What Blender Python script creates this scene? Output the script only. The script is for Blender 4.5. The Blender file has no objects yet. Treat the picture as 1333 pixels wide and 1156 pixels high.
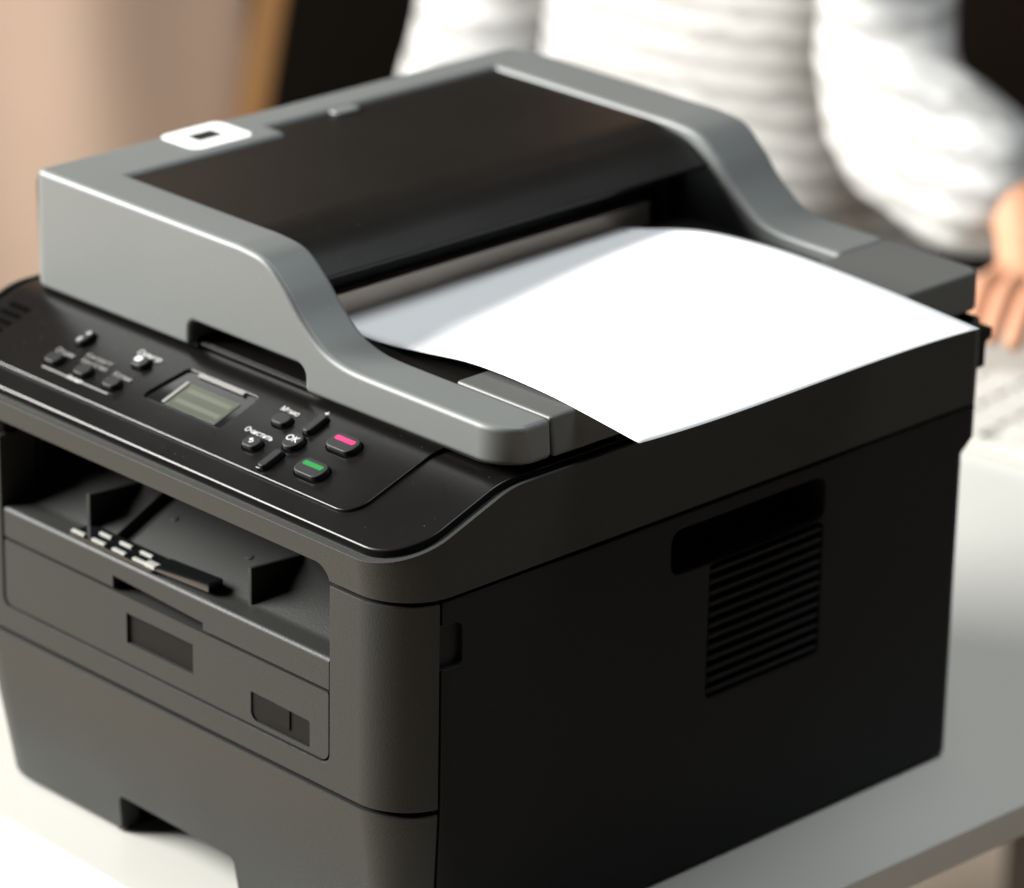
import bpy, bmesh, math, random
from mathutils import Vector, Matrix, noise
random.seed(7)
PI = math.pi
scene = bpy.context.scene
COL = scene.collection
# ------------------------------------------------------------------ camera
cam = bpy.data.cameras.new('camera'); camo = bpy.data.objects.new('camera', cam); COL.objects.link(camo)
F = Vector((-0.66303881, 0.64925179, -0.37262803)); R = Vector((0.69471425, 0.71909036, 0.01676791)); U = Vector((-0.27883982, 0.24775223, 0.92782929))
camo.matrix_world = Matrix(((R.x, U.x, -F.x, 1.34699825), (R.y, U.y, -F.y, -1.26307577), (R.z, U.z, -F.z, 1.03333234), (0, 0, 0, 1)))
cam.sensor_width = 36; cam.lens = 5542.57 / 1333 * 36; cam.clip_start = .05; cam.clip_end = 60
cam.dof.use_dof = True; cam.dof.focus_distance = 2.045
cam.dof.aperture_fstop = cam.lens / 1000 / .027
scene.camera = camo
# ------------------------------------------------------------------ world and lamps
w = bpy.data.worlds.new('World'); scene.world = w; w.use_nodes = True
w.node_tree.nodes['Background'].inputs[0].default_value = (.97, .97, 1.0, 1)
w.node_tree.nodes['Background'].inputs[1].default_value = .03
def area(name, loc, target, sx, sy, power, col):
    l = bpy.data.lights.new(name, 'AREA'); l.shape = 'RECTANGLE'; l.size = sx; l.size_y = sy; l.energy = power; l.color = col
    o = bpy.data.objects.new(name, l); COL.objects.link(o); o.location = loc
    o.rotation_euler = (Vector(target) - Vector(loc)).to_track_quat('-Z', 'Y').to_euler(); return o
area('window_light', (-2.28, -1.40, 1.42), (-.2, .1, .2), 1.7, 1.2, 345, (1, .993, .955))
area('overhead_fill', (.35, .75, 2.3), (.1, .5, 0), 1.2, 1.2, 39, (.93, .98, 1))  # unseen fill lamp, added to lift the shaded table top
vs = scene.view_settings; vs.view_transform = 'Standard'; vs.look = 'None'; vs.exposure = 0; vs.gamma = 1
# ------------------------------------------------------------------ materials
def mat(name, col, rough=.5, spec=.5, metal=0, bump=0, bscale=900, var=0, vscale=30, coat=0, sheen=0, dust=0):
    m = bpy.data.materials.new(name); m.use_nodes = True; nt = m.node_tree; b = nt.nodes['Principled BSDF']
    b.inputs['Base Color'].default_value = (*col, 1); b.inputs['Roughness'].default_value = rough
    b.inputs['Specular IOR Level'].default_value = spec; b.inputs['Metallic'].default_value = metal
    b.inputs['Coat Weight'].default_value = coat; b.inputs['Sheen Weight'].default_value = sheen
    tc = nt.nodes.new('ShaderNodeTexCoord')
    if bump:
        n = nt.nodes.new('ShaderNodeTexNoise'); n.inputs['Scale'].default_value = bscale; n.inputs['Detail'].default_value = 2
        nt.links.new(tc.outputs['Object'], n.inputs['Vector'])
        bp = nt.nodes.new('ShaderNodeBump'); bp.inputs['Strength'].default_value = bump; bp.inputs['Distance'].default_value = .0004
        nt.links.new(n.outputs['Fac'], bp.inputs['Height']); nt.links.new(bp.outputs['Normal'], b.inputs['Normal'])
    if var:
        n = nt.nodes.new('ShaderNodeTexNoise'); n.inputs['Scale'].default_value = vscale; n.inputs['Detail'].default_value = 4
        nt.links.new(tc.outputs['Object'], n.inputs['Vector'])
        r = nt.nodes.new('ShaderNodeMapRange'); r.inputs[3].default_value = rough - var; r.inputs[4].default_value = rough + var
        nt.links.new(n.outputs['Fac'], r.inputs[0]); nt.links.new(r.outputs[0], b.inputs['Roughness'])
        mx = nt.nodes.new('ShaderNodeMix'); mx.data_type = 'RGBA'
        mx.inputs[6].default_value = (*[c * (1 - var * .8) for c in col], 1); mx.inputs[7].default_value = (*[min(1, c * (1 + var * .8)) for c in col], 1)
        nt.links.new(n.outputs['Fac'], mx.inputs[0]); nt.links.new(mx.outputs[2], b.inputs['Base Color'])
    if dust:
        vo = nt.nodes.new('ShaderNodeTexVoronoi'); vo.inputs['Scale'].default_value = 190; nt.links.new(tc.outputs['Object'], vo.inputs['Vector'])
        lt = nt.nodes.new('ShaderNodeMath'); lt.operation = 'LESS_THAN'; lt.inputs[1].default_value = .055; nt.links.new(vo.outputs['Distance'], lt.inputs[0])
        sx = nt.nodes.new('ShaderNodeSeparateXYZ'); nt.links.new(vo.outputs['Color'], sx.inputs[0])
        g = nt.nodes.new('ShaderNodeMath'); g.operation = 'GREATER_THAN'; g.inputs[1].default_value = .55; nt.links.new(sx.outputs[0], g.inputs[0])
        mu = nt.nodes.new('ShaderNodeMath'); mu.operation = 'MULTIPLY'; nt.links.new(lt.outputs[0], mu.inputs[0]); nt.links.new(g.outputs[0], mu.inputs[1])
        m2 = nt.nodes.new('ShaderNodeMath'); m2.operation = 'MULTIPLY'; m2.inputs[1].default_value = dust; nt.links.new(mu.outputs[0], m2.inputs[0])
        dx = nt.nodes.new('ShaderNodeMix'); dx.data_type = 'RGBA'; dx.inputs[7].default_value = (.5, .48, .45, 1); nt.links.new(m2.outputs[0], dx.inputs[0])
        src = b.inputs['Base Color'].links[0].from_socket if b.inputs['Base Color'].links else None
        if src: nt.links.new(src, dx.inputs[6])
        else: dx.inputs[6].default_value = (*col, 1)
        nt.links.new(dx.outputs[2], b.inputs['Base Color'])
    return m
M = {}
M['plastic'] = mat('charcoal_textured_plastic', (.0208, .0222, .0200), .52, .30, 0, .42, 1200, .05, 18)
M['side'] = mat('shaded_black_plastic', (.0062, .0066, .0070), .55, .18, 0, .3, 1500, .04, 14)  # black plastic, deepened in colour to hold the unlit side's shade
M['dark'] = mat('dark_inner_plastic', (.008, .008, .008), .6, .3)
M['panel'] = mat('black_satin_panel', (.0055, .005, .0048), .29, .27, 0, .04, 1800, .05, 25, dust=.18)
M['cover'] = mat('black_satin_cover', (.009, .008, .007), .34, .22, 0, .06, 1500, .05, 20, dust=.2)
M['silver'] = mat('silver_painted_plastic', (.150, .158, .154), .52, .42, .25, .12, 1600, .04, 12, dust=.5)
M['rubber'] = mat('black_rubber_key', (.010, .010, .011), .5, .35, 0, .05, 1500)
M['slot_shade'] = mat('black_slot_shade', (.0015, .0015, .0015), .9, .02)  # near-black colour that draws the darkness inside slots and key gaps
M['gloss'] = mat('glossy_black_plastic', (.006, .007, .007), .12, .6)
M['label'] = mat('dark_label', (.006, .0056, .0045), .65, .12, 0, 0, 0, .06, 150)
M['lcd'] = mat('grey_green_lcd', (.055, .060, .044), .3, .4, 0, 0, 0, .05, 60)
M['bronze'] = mat('brown_grey_strip', (.42, .36, .31), .35, .6, .5, .2, 400, .1, 40)
M['white'] = mat('white_print', (.55, .55, .54), .5)
M['whitecard'] = mat('white_sticker', (.85, .87, .85), .35)
M['grey_print'] = mat('grey_print', (.22, .21, .205), .5)
M['pink'] = mat('pink_print', (.55, .022, .12), .4)
M['green'] = mat('green_print', (.008, .17, .03), .4)
M['paper'] = mat('white_paper', (.86, .87, .88), .75, .2, 0, .1, 500)
M['table'] = mat('white_laminate', (.49, .485, .455), .30, .5, 0, .03, 300, .03, 8)
M['edge'] = mat('white_table_edge', (.8, .78, .74), .4)

# ------------------------------------------------------------------ helpers
def link(name, me, m=None, parent=None):
    o = bpy.data.objects.new(name, me); COL.objects.link(o)
    if m is not None and not me.materials: me.materials.append(m)
    if parent is not None: o.parent = parent
    return o
def mesh_from(verts, faces):
    me = bpy.data.meshes.new('m'); me.from_pydata([tuple(v) for v in verts], [], faces); me.update()
    bm = bmesh.new(); bm.from_mesh(me); bmesh.ops.recalc_face_normals(bm, faces=bm.faces); bm.to_mesh(me); bm.free(); return me
def loft(rings):
    n = len(rings[0]); V = [p for r in rings for p in r]; Fc = []
    for k in range(len(rings) - 1):
        for i in range(n):
            j = (i + 1) % n; Fc.append((k * n + i, k * n + j, (k + 1) * n + j, (k + 1) * n + i))
    Fc.append(tuple(range(n))[::-1]); Fc.append(tuple((len(rings) - 1) * n + i for i in range(n)))
    return mesh_from(V, Fc)
def fillet(pts, rad, n=6):
    out = []; N = len(pts)
    if not isinstance(rad, (list, tuple)): rad = [rad] * N
    for i in range(N):
        p = Vector(pts[i]); a = Vector(pts[i - 1]); b = Vector(pts[(i + 1) % N]); r = rad[i]
        if r <= 0: out.append(p); continue
        u = (a - p).normalized(); v = (b - p).normalized(); ang = u.angle(v)
        if ang > PI - .02: out.append(p); continue
        t = min(r / math.tan(ang / 2), (a - p).length * .49, (b - p).length * .49); rr = t * math.tan(ang / 2)
        c = p + (u + v).normalized() * (rr / math.sin(ang / 2))
        s = p + u * t - c; e = p + v * t - c
        a0 = math.atan2(s.y, s.x); a1 = math.atan2(e.y, e.x); d = (a1 - a0 + PI) % (2 * PI) - PI
        for k in range(n + 1): out.append(c + Vector((math.cos(a0 + d * k / n), math.sin(a0 + d * k / n))) * rr)
    return out
def prism(pts, axis, lo, hi):
    """2-D outline extruded along an axis; outline is (x,y) for z, (x,z) for y, (y,z) for x"""
    f = {'z': lambda p, t: (p[0], p[1], t), 'y': lambda p, t: (p[0], t, p[1]), 'x': lambda p, t: (t, p[0], p[1])}[axis]
    return loft([[f(p, lo) for p in pts], [f(p, hi) for p in pts]])
def rect(a0, a1, b0, b1): return [(a0, b0), (a1, b0), (a1, b1), (a0, b1)]
def box(x0, x1, y0, y1, z0, z1): return prism(rect(x0, x1, y0, y1), 'z', z0, z1)
def bake(o):
    dg = bpy.context.evaluated_depsgraph_get(); me = bpy.data.meshes.new_from_object(o.evaluated_get(dg)); o.modifiers.clear(); old = o.data; o.data = me
    return o
def cut(o, meshes, op='DIFFERENCE'):
    tmp = []
    for me in meshes:
        c = bpy.data.objects.new('cutter', me); COL.objects.link(c); tmp.append(c)
        md = o.modifiers.new('b', 'BOOLEAN'); md.operation = op; md.object = c; md.solver = 'EXACT'
    bpy.context.view_layer.update(); bake(o)
    for c in tmp: bpy.data.objects.remove(c)
    return o
def finish(o, bev=.0008, seg=2, ang=35, smooth=42, clamp=True):
    if bev:
        md = o.modifiers.new('bevel', 'BEVEL'); md.width = bev; md.segments = seg; md.limit_method = 'ANGLE'; md.use_clamp_overlap = clamp; md.angle_limit = math.radians(ang)
        bpy.context.view_layer.update(); bake(o)
    me = o.data
    for p in me.polygons: p.use_smooth = True
    me.set_sharp_from_angle(angle=math.radians(smooth))
    md = o.modifiers.new('wn', 'WEIGHTED_NORMAL'); md.keep_sharp = True; md.weight = 50
    return o
def part(name, me, m, parent, bev=.0008, cuts=None, seg=2, smooth=42):
    o = link(name, me, m, parent)
    if cuts: cut(o, cuts)
    if not o.data.materials: o.data.materials.append(m)
    return finish(o, bev, seg, smooth=smooth)
def thing(name, label, cat, loc=(0, 0, 0), group=None):
    o = bpy.data.objects.new(name, None); COL.objects.link(o); o.location = loc; o.empty_display_size = .05
    o['label'] = label; o['category'] = cat
    if group: o['group'] = group
    return o
def struct(o): o['kind'] = 'structure'; return o

# ------------------------------------------------------------------ table, floor, room
TB = thing('table', 'white laminate table top carrying the black printer', 'table')
tt = part('table_top', prism(fillet([(-.66, -.0262), (.0615, -.0445), (.0785, 1.02), (-.63, 1.02)], [.003, .004, .004, .003]), 'z', -.0195, 0), M['table'], TB, .0012)
part('front_panel', box(-.62, .035, -.020, -.004, -.74, -.0195), M['edge'], TB, .001)
for x, y in ((.02, .95), (-.58, .95)): part('leg', box(x - .02, x + .02, y - .02, y + .02, -.745, -.0195), M['edge'], TB, .001)
def woodfloor():
    m = mat('tan_floor', (.56, .46, .37), .45, .4, 0, 0, 0, .08, 3); return m
fl = struct(link('floor', box(-9, 4, -4, 9, -.78, -.745), woodfloor()))
wl = mat('dark_wall_paint', (.016, .012, .008), .8, .2, 0, 0, 0, .05, 2)
# wall stands square to the view, far behind the desk
Fh = Vector((F.x, F.y, 0)).normalized(); Rh = Vector((Fh.y, -Fh.x, 0)); C0 = Vector((1.347, -1.263, 0))
def fr(d, s, z): return C0 + Fh * d + Rh * s + Vector((0, 0, z))   # point at ground distance d, s metres to the right
def wallmesh(d, s0, s1, z0, z1, t=.1): return mesh_from([fr(a, b, c) for a in (d, d + t) for b in (s0, s1) for c in (z0, z1)], [(0, 1, 3, 2), (4, 6, 7, 5), (0, 4, 5, 1), (2, 3, 7, 6), (0, 2, 6, 4), (1, 5, 7, 3)])
struct(link('wall', wallmesh(4.9, -3.5, 3.5, -.745, 2.2), wl))

# ------------------------------------------------------------------ printer geometry
PR = thing('printer', 'black and silver multifunction laser printer with document feeder on white table', 'printer')
SL = .363
def zp(y): return .2275 + SL * (y + .016)
def yF(z): return -.0135 * max(0, min(1, z / .095)) if z < .2066 else -.0135 - .0025 * min(1, (z - .2066) / .021)
def cring(z, x0, x1, yf, y1, rfr=.032, rfl=.032, rb=.010, taper=0):
    pts = fillet([(x0 + taper, yf), (x1, yf), (x1, y1), (x0 + taper, y1)], [rfl, rfr, rb, rb], 12)
    return [(p[0], p[1], z) for p in pts]
YS = .0118
def fring(z, x0, x1=0, r=.032, ys=YS - .0006):
    """front shell plan section: circular corners clipped at y=ys"""
    yf = yF(z); cy = yf + r; a = math.asin((cy - ys) / r); out = []
    for k in range(13):
        t = PI + a + (PI / 2 - a) * k / 12; out.append((x0 + r + r * math.cos(t), cy + r * math.sin(t), z))
    for k in range(13):
        t = 1.5 * PI + (PI / 2 - a) * k / 12; out.append((x1 - r + r * math.cos(t), cy + r * math.sin(t), z))
    return out
def sring(z, x0=-.351, x1=0, r=.032, ys=YS + .0006, y1=.4):
    yf = yF(z); cy = yf + r; a = math.asin((cy - ys) / r); out = []
    for k in range(9):
        t = 2 * PI - a + a * k / 8; out.append((x1 - r + r * math.cos(t), cy + r * math.sin(t), z))
    for k in range(7):
        t = k / 6 * PI / 2; out.append((x1 - .01 + .01 * math.cos(t), y1 - .01 + .01 * math.sin(t), z))
    for k in range(7):
        t = PI / 2 + k / 6 * PI / 2; out.append((x0 + .01 + .01 * math.cos(t), y1 - .01 + .01 * math.sin(t), z))
    for k in range(9):
        t = PI + a * k / 8; out.append((x0 + r + r * math.cos(t), cy + r * math.sin(t), z))
    return out
XL = -.351
# inner core so that seams look into darkness
part('core', loft([cring(z, XL + .0145, -.0035, yF(z) + .0035, .392, .03, .03) for z in (.006, .095, .18, .2066)] + [cring(.215, XL + .006, -.004, -.009, .392, .03, .03)]), M['dark'], PR, 0,
     [prism([(-.03, .1605), (.30, .1605), (.30, .30), (-.03, .30)], 'x', -.314, -.050), box(-.24, -.13, -.05, .06, -.01, .0215), box(-.312, -.052, -.05, .016, .105, .30),
      box(-.034, .02, .165, .288, .170, .200), box(-.008, .02, .197, .286, .094, .175)])
# side and rear shell
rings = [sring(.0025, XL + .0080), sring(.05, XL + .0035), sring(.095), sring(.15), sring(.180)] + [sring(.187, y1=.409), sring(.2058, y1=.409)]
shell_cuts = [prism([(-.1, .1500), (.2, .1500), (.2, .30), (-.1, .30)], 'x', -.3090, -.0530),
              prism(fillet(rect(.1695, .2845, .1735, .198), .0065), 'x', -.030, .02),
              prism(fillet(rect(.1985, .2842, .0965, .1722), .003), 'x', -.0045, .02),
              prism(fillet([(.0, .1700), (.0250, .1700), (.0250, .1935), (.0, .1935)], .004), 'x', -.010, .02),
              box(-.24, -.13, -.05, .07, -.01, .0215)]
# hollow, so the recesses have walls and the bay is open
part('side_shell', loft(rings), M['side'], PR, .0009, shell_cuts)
# handle and latch recess linings
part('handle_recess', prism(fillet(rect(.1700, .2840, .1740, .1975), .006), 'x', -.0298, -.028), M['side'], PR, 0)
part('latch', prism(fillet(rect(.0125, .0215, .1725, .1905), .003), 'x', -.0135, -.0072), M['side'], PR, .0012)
# vent louvres
n = 12; pit = .00615
for k in range(n):
    z = .1706 - .0022 - k * pit
    sl = [(-.0044, z - .0052), (-.0044, z - .0012), (-.0010, z + .0008), (-.0002, z + .0002), (-.0002, z - .0008)]
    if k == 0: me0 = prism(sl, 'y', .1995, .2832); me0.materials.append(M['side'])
    o = link('slat', me0, None, PR); o.location = (0, 0, -k * pit)
    if k == 0: finish(o, .0003, 2)
# front cover round the flap
OPX0, OPX1 = -.3115, -.0530
fc = loft([fring(z, XL) for z in (.0962, .15, .2056)])
part('front_cover', fc, M['plastic'], PR, .0008,
     [prism(fillet([(OPX0, .1095), (OPX1, .1095), (OPX1, .30), (OPX0, .30)], [.006, .006, 0, 0]), 'y', -.1, .1)])
# lower flap with its two dark plates
def lean(me, y0=0):
    for v_ in me.vertices: v_.co.y += yF(v_.co.z)
    return me
fp = prism(fillet(rect(OPX0 + .0012, OPX1 - .0012, 0.1107, .1478), [.005, .005, .0012, .0012]), 'y', .0006, .011)
flap = part('front_flap', lean(fp), M['plastic'], PR, .0007, [lean(prism(rect(-.2092, -.1566, .1222, .1388), 'y', -.02, .0024)), lean(prism(fillet([(-.1122, .1133), (-.0680, .1133), (-.0680, .1277), (-.1122, .1287)], [.005, .001, .0015, .001]), 'y', -.02, .0026))])
lp = link('label_plate', lean(prism(rect(-.2091, -.1567, .1223, .1387), 'y', .0023, .0035)), M['label'], flap); finish(lp, 0)
lp = link('label_plate', lean(prism(fillet([(-.1120, .1135), (-.0682, .1135), (-.0682, .1275), (-.1120, .1285)], [.005, .001, .0015, .001]), 'y', .0014, .004)), M['label'], flap); finish(lp, .0006)
lp2 = link('label_plate', lean(prism(fillet(rect(-.1035, -.0830, .1170, .1279), .0006), 'y', .0006, .0016)), M['label'], flap); finish(lp2, .0003)
# output tray: front strip and rising support surface
tp_ = fillet([(.0008, .1492), (.0008, .1660), (.0140, .1668), (.150, .2325), (.150, .150)], [.0005, .0026, .01, 0, 0], 8)
tr = prism(tp_, 'x', OPX0 + .001, OPX1 - .001)
for v_ in tr.vertices: v_.co.y -= .0135
tray = part('output_tray', tr, M['plastic'], PR, .0004,
            [prism([(-.2200, .1480), (-.1491, .1480), (-.1491, .1532), (-.2200, .1560)], 'y', -.03, -.0045),
             prism([(.004, .1630), (.004, .180), (.130, .255), (.130, .2240)], 'x', -.2370, -.2245)])
def fin(x0, x1):
    y0 = .0; p = [(y0, .1600), (y0, .1868), (y0 + .036, .1840), (y0 + .036, .1800), (y0 + .002, .1620)]
    o = link('tray_fin', prism(p, 'x', x0, x1), M['plastic'], tray); finish(o, .0006)
fin(-.1288, -.1262); fin(-.2565, -.2538)
rp = link('raised_rib_plate', prism(fillet([(.0365, .1826), (.0365, .1848), (.100, .2150), (.100, .2120)], [0, .0006, 0, 0]), 'x', -.2215, -.1345), M['plastic'], tray); finish(rp, .0005)
for x, y in ((-.2149, .0248), (-.1536, .0225)):
    o = link('ejector_dimple', prism(rr2(.0042, .0036, .0017) if 'rr2' in globals() else fillet(rect(-.0021, .0021, -.0018, .0018), .0017), 'z', -.001, .0010), M['plastic'], tray)
    o.data.transform(Matrix.Translation((x, y, .1660 + .48 * y + .0003)) @ Matrix.Rotation(math.atan(.48), 4, 'X')); finish(o, .0005)
# folded paper stop lying on the tray front
def tilt_box(x0, x1, y0, y1, z0, z1): return box(x0, x1, y0, y1, z0, z1)
st = part('paper_stop', box(-.2560, -.1900, -.0118, .0035, .1672, .1692), M['gloss'], PR, .0005)
arm = link('stop_arm', mesh_from([(-.1920, -.0105, .1675), (-.1920, .003, .1675), (-.1490, -.0085, .1680), (-.1490, .0015, .1680), (-.1920, -.0105, .1705), (-.1920, .003, .1705), (-.1490, -.0085, .1735), (-.1490, .0015, .1735)],
           [(0, 1, 3, 2), (4, 6, 7, 5), (0, 4, 5, 1), (2, 3, 7, 6), (0, 2, 6, 4), (1, 5, 7, 3)]), M['gloss'], st); finish(arm, .001)
M['rib'] = mat('pale_glint_rib', (.34, .34, .32), .3, .5)  # pale colour stands for window reflections on the glossy ribs
for k in range(4):
    o = link('stop_rib', box(-.2555 + k * .0165, -.2450 + k * .0165, -.0114, -.0090, .1688, .1703), M['rib'], st); finish(o, .0005)
for k in range(3):
    o = link('stop_rib', box(-.2430 + k * .0165, -.2335 + k * .0165, -.0030, -.0010, .1688, .1702), M['rib'], st); finish(o, .0005)
o = link('stop_end', box(-.1960, -.1875, -.0120, -.0070, .1688, .1712), M['rib'], st); finish(o, .0008)
# paper cassette
cas = part('paper_cassette', loft([fring(.0022, XL + .0075), fring(.05, XL + .003), fring(.0936, XL)]), M['plastic'], PR, .0009,
           [prism(fillet([(-.2335, -.02), (-.1370, -.02), (-.1390, .0215), (-.2300, .0235)], [0, 0, .004, .004]), 'y', -.05, .02)])
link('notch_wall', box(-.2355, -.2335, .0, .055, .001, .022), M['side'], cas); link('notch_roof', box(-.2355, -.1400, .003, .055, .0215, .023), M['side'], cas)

# ---- scanner housing
def tiltvol(off, up=True, x0=-.6, x1=.2):
    p = [(-.2, zp(-.2) + off), (.057, .2537 + off), (.6, .2537 + off)]
    p = p + ([(.6, .8), (-.2, .8)] if up else [(.6, -.5), (-.2, -.5)])
    return prism(fillet(p, [0, .05, 0, 0, 0], 6), 'x', x0, x1)
XS = -.389
def planring(ins, z, x0=XS, y1=.409, yf=-.016, r=.032, x1=0): return cring(z, x0 + ins, x1 - ins, yf + ins, y1 - ins, max(r - ins * .7, .004), max(r - ins * .7, .004), .01)
hs = link('scanner_housing', loft([cring(.2078, XS, 0, -.0135, .409), cring(.2275, XS, 0, -.016, .409), cring(.31, XS, 0, -.016, .409)]), M['plastic'], PR)
rec = link('tmp', loft([planring(.0022, .2), planring(.0022, .4)]), None); cut(rec, [tiltvol(-.0035, False)]); recm = rec.data; bpy.data.objects.remove(rec)
cut(hs, [tiltvol(0), recm, prism(fillet(rect(-.3200, -.0530, .15, .2158), .009), 'y', -.1, .12)])
finish(hs, .0009)
# side of the housing is the same moulding
def slab(name, ring_lo, ring_hi, off, m, parent, bev, cuts=()):
    o = link(name, loft([ring_lo, ring_hi]), m, parent); cut(o, [tiltvol(off)] + list(cuts))
    if not o.data.materials: o.data.materials.append(m)
    return finish(o, bev, 3)
cpb = slab('control_panel_base', planring(.0075, .215), planring(.0075, .4), .0008, M['panel'], PR, .0011)
def inner_ring(z):
    return [(p[0], p[1], z) for p in fillet([(-.378, .0035), (-.0560, .0035), (-.0540, .0750), (-.378, .0750)], [.006, .012, .002, .006], 10)]
OFI = .0024
TH = math.atan(SL)
def tm(x, y, h=0):   # frame lying on the tilted control panel; local z leaves the panel
    return Matrix.Translation((x, y, zp(y) + OFI)) @ Matrix.Rotation(TH, 4, 'X') @ Matrix.Translation((0, 0, h))
def xf(me, mx): me.transform(mx); return me
def rr2(w, h, r, n=5): return fillet(rect(-w / 2, w / 2, -h / 2, h / 2), r, n)
LCX, LCY = -.2010, .0320
cuts_ = [xf(prism(fillet([(-.0335, -.0135), (.0285, -.0135), (.0285, .0150), (-.0270, .0150)], .003), 'z', -.0022, .02), tm(LCX, LCY))]
cp = slab('control_panel', inner_ring(.21), inner_ring(.4), OFI, M['panel'], PR, .0007, cuts_)
# display
dsp = link('display_window', xf(prism(fillet([(-.0325, -.0125), (.0275, -.0125), (.0275, .0140), (-.0262, .0140)], .003), 'z', -.0021, -.0016), tm(LCX, LCY)), M['gloss'], cp); finish(dsp, 0)
o = link('display_screen', xf(prism(rr2(.040, .0185, .0006), 'z', -.0016, -.0012), tm(LCX + .002, LCY - .0020)), M['lcd'], dsp); finish(o, .0001)
o = link('display_screen_edge', xf(prism(rr2(.0022, .0185, .0004), 'z', -.0012, -.0006), tm(LCX - .0185, LCY - .0020)), M['grey_print'], dsp); finish(o, .0002)
o = link('display_glint', xf(prism(rr2(.0360, .0022, .0006), 'z', -.0012, .0002), tm(LCX + .0005, LCY + .0128)), M['grey_print'], dsp); finish(o, .0004)  # glint on the window's top bevel, drawn as a pale strip
for yy in (.0022, -.0058):
    link('display_line', xf(prism(rr2(.034, .0030, .0004), 'z', -.0012, -.0011), tm(LCX + .003, LCY + yy)), mat('pale_lcd_line', (.085, .092, .072), .35), dsp)
# keys
def key(x, y, w_, h_, r, hh=.0030, wellm=.0011):
    wl_ = link('key', xf(prism(rr2(w_, h_, r), 'z', -.0005, hh), tm(x, y)), M['rubber'], cp); finish(wl_, .0006, 3)
    g = link('key_gap', xf(prism(rr2(w_ + wellm * 2, h_ + wellm * 2, r + wellm), 'z', -.0003, .00012), tm(x, y)), M['slot_shade'], wl_)
    return wl_
def text(s, x, y, size, k, h=.00016, m='white', align='CENTER'):
    c = bpy.data.curves.new('t', 'FONT'); c.body = s; c.size = size; c.extrude = .00005; c.align_x = align; c.align_y = 'CENTER'; c.offset = size * .004; c.resolution_u = 4
    o = bpy.data.objects.new('t', c); COL.objects.link(o); bpy.context.view_layer.update()
    me = bpy.data.meshes.new_from_object(o.evaluated_get(bpy.context.evaluated_depsgraph_get())); bpy.data.objects.remove(o)
    me.transform(tm(x, y, h)); me.materials.clear(); me.materials.append(M[m])
    return link('lettering', me, None, k)
pk = key(-.0998, .0383, .0185, .0112, .0042); pk['label'] = 'stop key with a pink bar'
o = link('colour_bar', xf(prism(rr2(.0138, .0030, .0010), 'z', .0029, .0031), tm(-.0998, .0398)), M['pink'], pk)
gk = key(-.0998, .0172, .0185, .0112, .0042); gk['label'] = 'start key with a green bar'
o = link('colour_bar', xf(prism(rr2(.0138, .0030, .0010), 'z', .0029, .0031), tm(-.0998, .0187)), M['green'], gk)
okk = key(-.1255, .0280, .0098, .0112, .0046); okk['label'] = 'round OK key'; text('OK', -.1262, .0284, .0058, okk, .0031)
k_ = key(-.1258, .0428, .0046, .0145, .0018); k_ = key(-.1258, .0132, .0046, .0145, .0018)
text('+', -.1285, .0522, .0060, cp); text('\u2013', -.1285, .0030 + .0040, .0050, cp)
mk = key(-.1450, .0375, .0100, .0078, .0030); text('\u041c\u0435\u043d\u044e', -.1480, .0452, .0046, cp)
ck = key(-.1450, .0178, .0100, .0078, .0030); text('\u041e\u0447\u0438\u0441\u0442\u0438\u0442\u044c', -.1490, .0254, .0046, cp)
arc = [(.0013 * math.cos(t), .0013 * math.sin(t)) for t in [(-.62 + 1.12 * k / 10) * PI for k in range(11)]]; arci = [(p[0] * .62, p[1] * .62) for p in arc][::-1]
o = link('key_mark', xf(prism([(p[0] * 1.25, p[1] * .95) for p in arc + arci], 'z', .0030, .0032), tm(-.1452, .0176)), M['white'], ck)
o = link('key_mark', xf(prism([(-.0021, .0010), (-.0002, .0024), (-.0002, -.0003)], 'z', .0030, .0032), tm(-.1452, .0176)), M['white'], ck)
for x, y in ((-.3030, .0180), (-.2790, .0180), (-.2555, .0180)): key(x, y, .0098, .0076, .003)
wk = key(-.3010, .0375, .0062, .0110, .0028); o = link('lamp_dot', xf(prism(rr2(.0034, .0034, .0015), 'z', .0030, .0032), tm(-.3005, .0400)), M['grey_print'], wk)
o = link('lamp_dot', xf(prism(rr2(.0030, .0040, .0012), 'z', .0030, .0032), tm(-.3015, .0345)), M['grey_print'], wk)
dk = key(-.2545, .0368, .0098, .0076, .003); o = link('key_mark', xf(prism(rr2(.0048, .0040, .0014), 'z', .0029, .0032), tm(-.2563, .0372)), M['white'], dk)
text('\u041e\u043f\u0446\u0438\u0438', -.3030, .0250, .0048, cp, m='grey_print')
text('\u041a\u043e\u043d\u0442\u0440\u0430\u0441\u0442/', -.2800, .0292, .0044, cp, m='grey_print'); text('\u041a\u0430\u0447\u0435\u0441\u0442\u0432\u043e', -.2790, .0250, .0046, cp, m='grey_print')
text('\u041a\u043e\u043f\u0438\u0438', -.2560, .0250, .0048, cp, m='grey_print')
text('\u0421\u043a\u0430\u043d\u0435\u0440', -.2560, .0434, .0052, cp, m='white')
o = link('group_line', xf(prism(rr2(.0540, .0010, .0003), 'z', .0000, .0002), tm(-.2790, .0118)), M['grey_print'], cp)
text('\u041a\u043e\u043f\u0438\u044f', -.2790, .0118, .0040, cp, .0003, 'white')

for k in range(4): link('speaker_slot_shade', xf(prism(rr2(.016, .0036, .0015), 'z', -.0001, .00012), tm(-.362, .022 + k * .0062)), M['slot_shade'], cp)  # flat black patches painting the shade inside the slots
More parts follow.
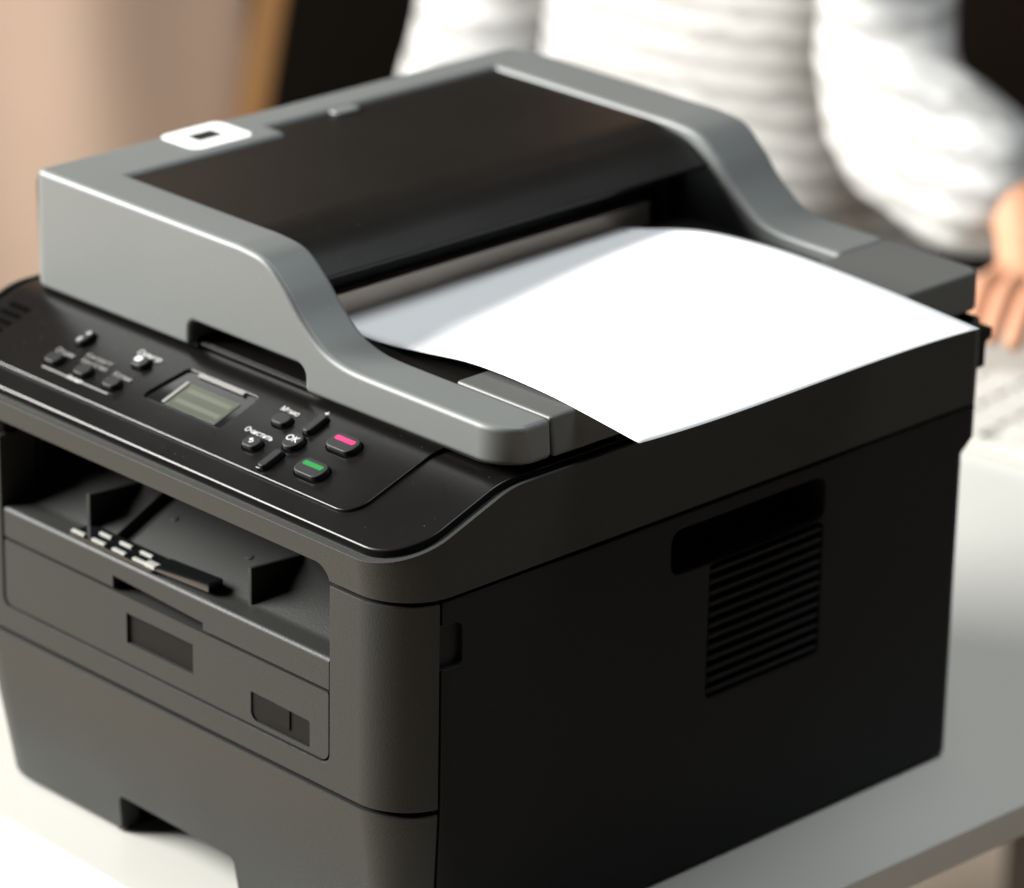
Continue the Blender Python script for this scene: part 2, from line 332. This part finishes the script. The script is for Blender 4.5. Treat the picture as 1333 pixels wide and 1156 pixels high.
# ---- lid with feeder
def smooth_line(P, n=8):
    out = []
    for i in range(1, len(P) - 2):
        p0, p1, p2, p3 = P[i - 1], P[i], P[i + 1], P[i + 2]
        for q in range(n):
            t = q / n; out.append(tuple(.5 * (2 * p1[k] + (-p0[k] + p2[k]) * t + (2 * p0[k] - 5 * p1[k] + 4 * p2[k] - p3[k]) * t * t + (-p0[k] + 3 * p1[k] - 3 * p2[k] + p3[k]) * t ** 3) for k in (0, 1)))
    return out + [P[-2]]
arm_line = smooth_line([(-.235, .3235), (-.215, .3235), (-.198, .3233), (-.181, .3205), (-.1664, .3098), (-.152, .2952), (-.1375, .2850), (-.1220, .2807), (-.104, .2797), (-.085, .2797)])
prof = [(-.3720, .2572), (-.3685, .3235)] + arm_line + [(-.0050, .2797), (-.0035, .2594)]
pf = fillet(prof, [0, .007] + [0] * (len(prof) - 2), 10)
def planvol(): return prism(fillet([(-.3722, .0570), (-.0030, .0570), (-.0030, .4105), (-.3722, .4105)], [.012, .022, .014, .026], 10), 'z', .2, .4)
fr_o = link('lid_frame', prism(pf, 'y', .02, .45), M['silver'], PR)
cut(fr_o, [planvol()], 'INTERSECT')
cut(fr_o, [prism([(-.3255, .262), (-.0735, .262), (-.0735, .4), (-.3255, .4)], 'y', .0872, .3718),
           prism([(-.3420, .3150), (-.32, .3150), (-.32, .4), (-.3420, .4)], 'y', .1990, .3718),
           box(-.0738, .05, .0872, .5, .2, .4),
           prism(fillet([(-.2406, .25), (-.1510, .25), (-.1510, .2722), (-.2406, .2722)], [0, 0, .006, .005]), 'y', .04, .0860)])
finish(fr_o, .0032, 4, 40, clamp=False)
epf = [(-.0730, .2590), (-.0730, .2797), (-.0065, .2797), (-.0035, .2594)]
ep = link('lid_end_panel', prism(epf, 'y', .0880, .45), mat('shaded_silver_plastic', (.095, .097, .092), .45, .45, .15, .12, 1600, .04, 12), PR); cut(ep, [planvol()], 'INTERSECT'); finish(ep, .0018, 3, 40, clamp=False)  # silver plastic, darkened in colour for the dull reflection here
# plate under the lid, black notch interior
part('lid_underside', prism(fillet([(-.366, .0630), (-.012, .0630), (-.012, .402), (-.366, .402)], [.01, .02, .01, .01]), 'z', .2562, .2620), M['dark'], PR, 0, [box(-.2406, -.151, .05, .0855, .2, .3)])
part('notch_ledge', box(-.2400, -.1515, .0640, .0855, .2568, .2600), M['panel'], PR, .0008)
# feeder cover
cpf = [(-.3252, .3160), (-.3252, .3218), (-.2150, .3218), (-.1900, .3175), (-.1725, .3060), (-.1738, .3035), (-.1910, .3135), (-.2150, .3170)]
cv = link('feeder_cover', prism(fillet(cpf, [0, .0, .09, .045, .0, 0, .02, .02], 16), 'y', .0880, .3710), M['cover'], PR); finish(cv, .0007)
part('feeder_cover_tab', box(-.3412, -.3240, .1998, .3710, .3160, .3217), M['cover'], PR, .0006)
part('hinge_knob', prism(rr2(.010, .018, .004), 'z', .3210, .3236), M['silver'], PR, .0015).location = (-.338, .252, 0)
part('feeder_body', box(-.3250, -.2000, .0876, .3714, .2600, .3150), M['dark'], PR, .0)
part('exit_guide', box(-.1985, -.1900, .1135, .3450, .2650, .2862), M['bronze'], PR, .0006)
0 and part('exit_roller', prism(rr2(.004, .004, .0019), 'y', .095, .365), M['gloss'], PR, 0)
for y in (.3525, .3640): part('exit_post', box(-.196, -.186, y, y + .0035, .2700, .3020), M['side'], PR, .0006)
part('feeder_tray', box(-.1995, -.0738, .0876, .3714, .2600, .2735), M['cover'], PR, .0012)
# sticker
sk = part('sticker', prism(fillet([(-.3655, .1400), (-.3335, .1405), (-.3335, .1830), (-.3655, .1830)], .006), 'z', .3233, .3238), M['whitecard'], PR, 0)
link('sticker_mark', prism(fillet(rect(-.3560, -.3445, .1520, .1700), .0005), 'z', .3238, .3240), M['dark'], sk)
# rear hinge and connector
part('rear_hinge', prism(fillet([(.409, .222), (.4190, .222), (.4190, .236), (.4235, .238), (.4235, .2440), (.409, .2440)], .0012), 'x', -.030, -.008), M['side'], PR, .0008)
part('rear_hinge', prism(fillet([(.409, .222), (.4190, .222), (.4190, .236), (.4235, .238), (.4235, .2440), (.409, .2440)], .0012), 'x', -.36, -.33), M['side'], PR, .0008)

# ------------------------------------------------------------------ sheet of paper
near = [(-.196, .2740), (-.1721, .2742), (-.1442, .2749), (-.1184, .2778), (-.0876, .2818), (-.0654, .2828), (-.0382, .2822), (-.0114, .2803), (.0369, .2747)]
far = [(-.196, .2745), (-.1682, .2807), (-.1482, .2859), (-.1199, .2911), (-.0809, .2939), (-.0480, .2940), (.0002, .2921), (.0330, .2900), (.0652, .2878)]
def samp(P, t):
    f_ = t * (len(P) - 1); i = min(int(f_), len(P) - 2); f_ -= i
    p0 = P[max(i - 1, 0)]; p1 = P[i]; p2 = P[i + 1]; p3 = P[min(i + 2, len(P) - 1)]
    return [.5 * (2 * p1[k] + (-p0[k] + p2[k]) * f_ + (2 * p0[k] - 5 * p1[k] + 4 * p2[k] - p3[k]) * f_ ** 2 + (-p0[k] + 3 * p1[k] - 3 * p2[k] + p3[k]) * f_ ** 3) for k in (0, 1)]
NU, NV = 60, 30; V = []; Fc = []
for i in range(NU + 1):
    a = samp(near, i / NU); b = samp(far, i / NU)
    for j in range(NV + 1):
        t = j / NV; s = t * t * (3 - 2 * t); V.append((a[0] * (1 - t) + b[0] * t, .105 + .217 * t, a[1] * (1 - s) + b[1] * s))
for i in range(NU):
    for j in range(NV):
        q = i * (NV + 1) + j; Fc.append((q, q + 1, q + NV + 2, q + NV + 1))
pm = mesh_from(V, Fc); pp = link('paper_sheet', pm, M['paper'])
for p in pm.polygons: p.use_smooth = True
sd = pp.modifiers.new('s', 'SOLIDIFY'); sd.thickness = .00012; sd.offset = 0
pp['label'] = 'blank white sheet of paper curling out of the printer feeder'; pp['category'] = 'paper'

# ------------------------------------------------------------------ keyboard
KB = thing('keyboard', 'white computer keyboard on the table behind the printer', 'keyboard', (-.20, .83, 0))
KB.rotation_euler = (0, 0, math.radians(8))
mk_ = mat('white_key_plastic', (.50, .48, .45), .5); mb_ = mat('pale_grey_keyboard_body', (.52, .50, .46), .45)
part('keyboard_body', prism(fillet(rect(-.22, .22, -.065, .065), .008), 'z', .0008, .0075), mb_, KB, .001)
for r in range(5):
    for c in range(14):
        if r == 0 and 3 < c < 9:
            if c > 4: continue
            me = prism(rr2(.118 + .0, .0155, .0015), 'z', .0075, .0105); me.materials.append(mk_); o = link('key', me, None, KB); o.location = (-.195 + 6 * .03, -.050, 0); finish(o, .0006); continue
        if r == 0 and c == 0 or r == 1 and c == 0:
            kme = prism(rr2(.0255, .0175, .002), 'z', .0075, .0105); kme.materials.append(mk_)
        o = link('key', kme, None, KB); o.location = (-.195 + c * .030, -.050 + r * .0235, 0)
        if r < 2 and c == 0: finish(o, .0006)

# ------------------------------------------------------------------ person behind the table
PS = thing('person', 'person in a white striped shirt with rolled cuffs resting a hand on the table', 'person', (-.88, 1.17, -.745))
def skin(name, V, E, m, parent, sub=2, root=0):
    """V: dict name -> (xyz world, radius or (rx,ry))"""
    names = list(V); me = bpy.data.meshes.new(name); me.from_pydata([V[k][0] for k in names], [(names.index(a), names.index(b)) for a, b in E], [])
    o = link(name, me, m); md = o.modifiers.new('skin', 'SKIN'); md.use_smooth_shade = True; md.branch_smoothing = .4
    for i, k in enumerate(names):
        r = V[k][1]; me.skin_vertices[0].data[i].radius = r if isinstance(r, tuple) else (r, r); me.skin_vertices[0].data[i].use_root = (i == root)
    ss = o.modifiers.new('sub', 'SUBSURF'); ss.levels = sub; ss.render_levels = sub
    bpy.context.view_layer.update(); bake(o)
    if not o.data.materials: o.data.materials.append(m)
    for p in o.data.polygons: p.use_smooth = True
    if parent is not None: o.data.transform(Matrix.Translation(-parent.location)); o.parent = parent
    return o
M['skin'] = mat('warm_skin', (.50, .25, .15), .5, .4, 0, 0, 0, .08, 60)
bx, by = -.88, 1.17
B = {'pel': ((bx, by, -.22), (.15, .11)), 'bel': ((bx, by - .01, -.05), (.13, .10)), 'che': ((bx, by - .02, .16), (.15, .11)), 'nb': ((bx, by - .01, .33), (.07, .06)), 'nk': ((bx, by - .03, .40), .052), 'h1': ((bx, by - .05, .48), (.066, .075)), 'h2': ((bx, by - .05, .56), (.078, .09)), 'h3': ((bx, by - .045, .64), (.05, .06)),
     'ls': ((bx + .16, by - .01, .27), .048), 'le': ((-.637, 1.065, .090), .038), 'lw': ((-.436, .984, .075), .027), 'lp': ((-.393, .952, .048), (.034, .018)),
     'rs': ((bx - .19, by - .01, .27), .055), 're': ((bx - .21, 1.10, .045), .042), 'rw': ((bx - .08, .97, -.12), .027), 'rp': ((bx - .04, .93, -.14), (.034, .017)),
     'lh': ((bx + .10, by - .02, -.24), .09), 'lk': ((bx + .13, by - .42, -.24), .06), 'la': ((bx + .13, by - .40, -.66), .04), 'lt': ((bx + .13, by - .55, -.71), (.045, .03)),
     'rh': ((bx - .10, by - .02, -.24), .09), 'rk': ((bx - .13, by - .42, -.24), .06), 'ra': ((bx - .13, by - .40, -.66), .04), 'rt': ((bx - .13, by - .55, -.71), (.045, .03))}
E_ = [('pel', 'bel'), ('bel', 'che'), ('che', 'nb'), ('nb', 'nk'), ('nk', 'h1'), ('h1', 'h2'), ('h2', 'h3'), ('nb', 'ls'), ('ls', 'le'), ('le', 'lw'), ('lw', 'lp'), ('nb', 'rs'), ('rs', 're'), ('re', 'rw'), ('rw', 'rp'),
      ('pel', 'lh'), ('lh', 'lk'), ('lk', 'la'), ('la', 'lt'), ('pel', 'rh'), ('rh', 'rk'), ('rk', 'ra'), ('ra', 'rt')]
def hand(side, palm, d, up=Vector((0, 0, 1))):
    d = Vector(d).normalized(); s = d.cross(up).normalized() * side; P = Vector(palm)
    lens = (.070, .078, .072, .056); 
    for i, L in enumerate(lens):
        base = P + s * (.026 - .0175 * i) + d * .030; k = 'f%d%d' % (side, i)
        B[k + 'a'] = (base, .0100); B[k + 'b'] = (base + d * L * .45 + up * .006, .0092); B[k + 'c'] = (base + d * L * .78 - up * .004, .0084); B[k + 'd'] = (base + d * L * .98 - up * .014, .0070)
        E_.extend([(('lp' if side < 0 else 'rp'), k + 'a'), (k + 'a', k + 'b'), (k + 'b', k + 'c'), (k + 'c', k + 'd')])
    k = 'f%dt' % side; base = P + s * .034 - d * .018
    B[k + 'a'] = (base, .0125); B[k + 'b'] = (base + s * .022 + d * .026, .0110); B[k + 'c'] = (base + s * .030 + d * .052 - up * .010, .0085)
    E_.extend([(('lp' if side < 0 else 'rp'), k + 'a'), (k + 'a', k + 'b'), (k + 'b', k + 'c')])
hand(-1, B['lp'][0], (.42, -.9, -.06)); hand(1, B['rp'][0], (.3, -.9, -.05))
skin('body', B, E_, M['skin'], PS, 2)
def shirt_mat():
    m = mat('white_striped_cotton', (.5, .5, .5), .85, .2, 0, .4, 90); nt = m.node_tree; b = nt.nodes['Principled BSDF']
    tc = nt.nodes.new('ShaderNodeTexCoord'); wv = nt.nodes.new('ShaderNodeTexWave'); wv.bands_direction = 'Z'; wv.inputs['Scale'].default_value = 14; wv.inputs['Distortion'].default_value = 2.6; wv.inputs['Detail Scale'].default_value = 3
    nt.links.new(tc.outputs['Object'], wv.inputs['Vector'])
    cr = nt.nodes.new('ShaderNodeValToRGB'); cr.color_ramp.elements[0].position = .35; cr.color_ramp.elements[0].color = (.31, .305, .295, 1); cr.color_ramp.elements[1].position = .65; cr.color_ramp.elements[1].color = (.48, .475, .465, 1)
    nt.links.new(wv.outputs['Fac'], cr.inputs[0]); nt.links.new(cr.outputs[0], b.inputs['Base Color']); return m
SM = shirt_mat()
S = {'pel': ((bx, by, -.24), (.19, .145)), 'bel': ((bx, by - .01, -.06), (.205, .15)), 'che': ((bx, by - .015, .15), (.195, .14)), 'nb': ((bx, by, .31), (.10, .08)), 'col': ((bx, by - .02, .385), (.062, .06)),
     'ls': ((bx + .15, by - .01, .265), .070), 'lm': ((bx + .195, by - .06, .17), .056), 'le': ((-.637, 1.065, .092), .062), 'lf': ((-.525, 1.010, .084), .062), 'lw': ((-.424, .962, .070), .054),
     'rs': ((bx - .17, by - .01, .265), .078), 'rm': ((bx - .20, by - .03, .16), .075), 're': ((bx - .21, 1.10, .066), .070), 'rf': ((bx - .16, 1.0, -.02), .048), 'rw': ((bx - .11, .985, -.09), .045)}
SE = [('pel', 'bel'), ('bel', 'che'), ('che', 'nb'), ('nb', 'col'), ('nb', 'ls'), ('ls', 'lm'), ('lm', 'le'), ('le', 'lf'), ('lf', 'lw'), ('nb', 'rs'), ('rs', 'rm'), ('rm', 're'), ('re', 'rf'), ('rf', 'rw')]
sh = skin('shirt', S, SE, SM, PS, 3)
for v_ in sh.data.vertices:   # folds of the cloth
    c = v_.co; nn = noise.noise(Vector((c.x * 9, c.y * 9, c.z * 7))) * .013 + noise.noise(Vector((c.x * 22, c.y * 22, c.z * 12)) + Vector((5, 3, 1))) * .006 - abs(noise.noise(Vector((c.x * 13 + 2, c.y * 13, c.z * 16)))) * .006
    v_.co = c + v_.normal * nn
TR = {'pel': ((bx, by, -.26), (.175, .13)), 'lh': ((bx + .10, by - .03, -.24), .105), 'lk': ((bx + .13, by - .43, -.24), .078), 'la': ((bx + .13, by - .40, -.62), .06),
      'rh': ((bx - .10, by - .03, -.24), .105), 'rk': ((bx - .13, by - .43, -.24), .078), 'ra': ((bx - .13, by - .40, -.62), .06)}
skin('trousers', TR, [('pel', 'lh'), ('lh', 'lk'), ('lk', 'la'), ('pel', 'rh'), ('rh', 'rk'), ('rk', 'ra')], mat('dark_cloth', (.02, .02, .025), .85, .2), PS, 2)
HR = {'a': ((bx, by - .02, .60), (.095, .10)), 'b': ((bx, by + .02, .53), (.085, .07)), 'c': ((bx, by + .03, .44), (.065, .04))}
skin('hair', HR, [('a', 'b'), ('b', 'c')], mat('dark_brown_hair', (.025, .014, .008), .6), PS, 2)
CH = thing('chair', 'dark chair under the person in the striped shirt', 'chair', (bx, by, -.745))
cm = mat('dark_chair_wood', (.03, .018, .010), .5)
for nm, me in [('seat', box(-.23, .23, -.22, .22, .385, .425)), ('backrest', box(-.21, .21, .20, .235, .60, .92))]: part(nm, me, cm, CH, .008)
for sx in (-1, 1):
    for sy in (-1, 1): part('leg', box(sx * .20 - .018, sx * .20 + .018, sy * .19 - .018 + .0, sy * .19 + .018, 0, .385 if sy < 0 else .9), cm, CH, .004)

# ------------------------------------------------------------------ curtain and orange-brown post
cur = mat('beige_curtain_cloth', (.27, .20, .155), .85, .15, 0, 0, 0, .12, 5)
V = []; Fc = []; NX, NZ = 160, 14
for j in range(NZ + 1):
    z = -.735 + 2.6 * j / NZ
    for i in range(NX + 1):
        s = -1.195 + .915 * i / NX; a = s * 2 * PI / .34 + 6.3
        dd = 3.95 + .034 * math.sin(a + .7 * math.sin(s * 7) + z * .9) + .006 * math.sin(1.9 * a + 2.2 + z * 1.5)
        V.append(fr(dd + .25, s + .008 * math.sin(a * .7 + z), z))
for j in range(NZ):
    for i in range(NX):
        q = j * (NX + 1) + i; Fc.append((q, q + 1, q + NX + 2, q + NX + 1))
cu = link('curtain', mesh_from(V, Fc), cur)
for p in cu.data.polygons: p.use_smooth = True
cu.modifiers.new('s', 'SOLIDIFY').thickness = .003
cu['label'] = 'beige curtain hanging in soft folds at the far left'; cu['category'] = 'curtain'
po = link('wooden_post', mesh_from([fr(4.15 + a, -.362 + b + (z + .742) * .16, z) for a in (0, .03) for b in (0, .032) for z in (-.742, .3)], [(0, 1, 3, 2), (4, 6, 7, 5), (0, 4, 5, 1), (2, 3, 7, 6), (0, 2, 6, 4), (1, 5, 7, 3)]),
          mat('orange_brown_wood', (.17, .085, .028), .5, .4, 0, 0, 0, .15, 12)); finish(po, .003)
po['label'] = 'orange-brown wooden post leaning beside the beige curtain'; po['category'] = 'post'
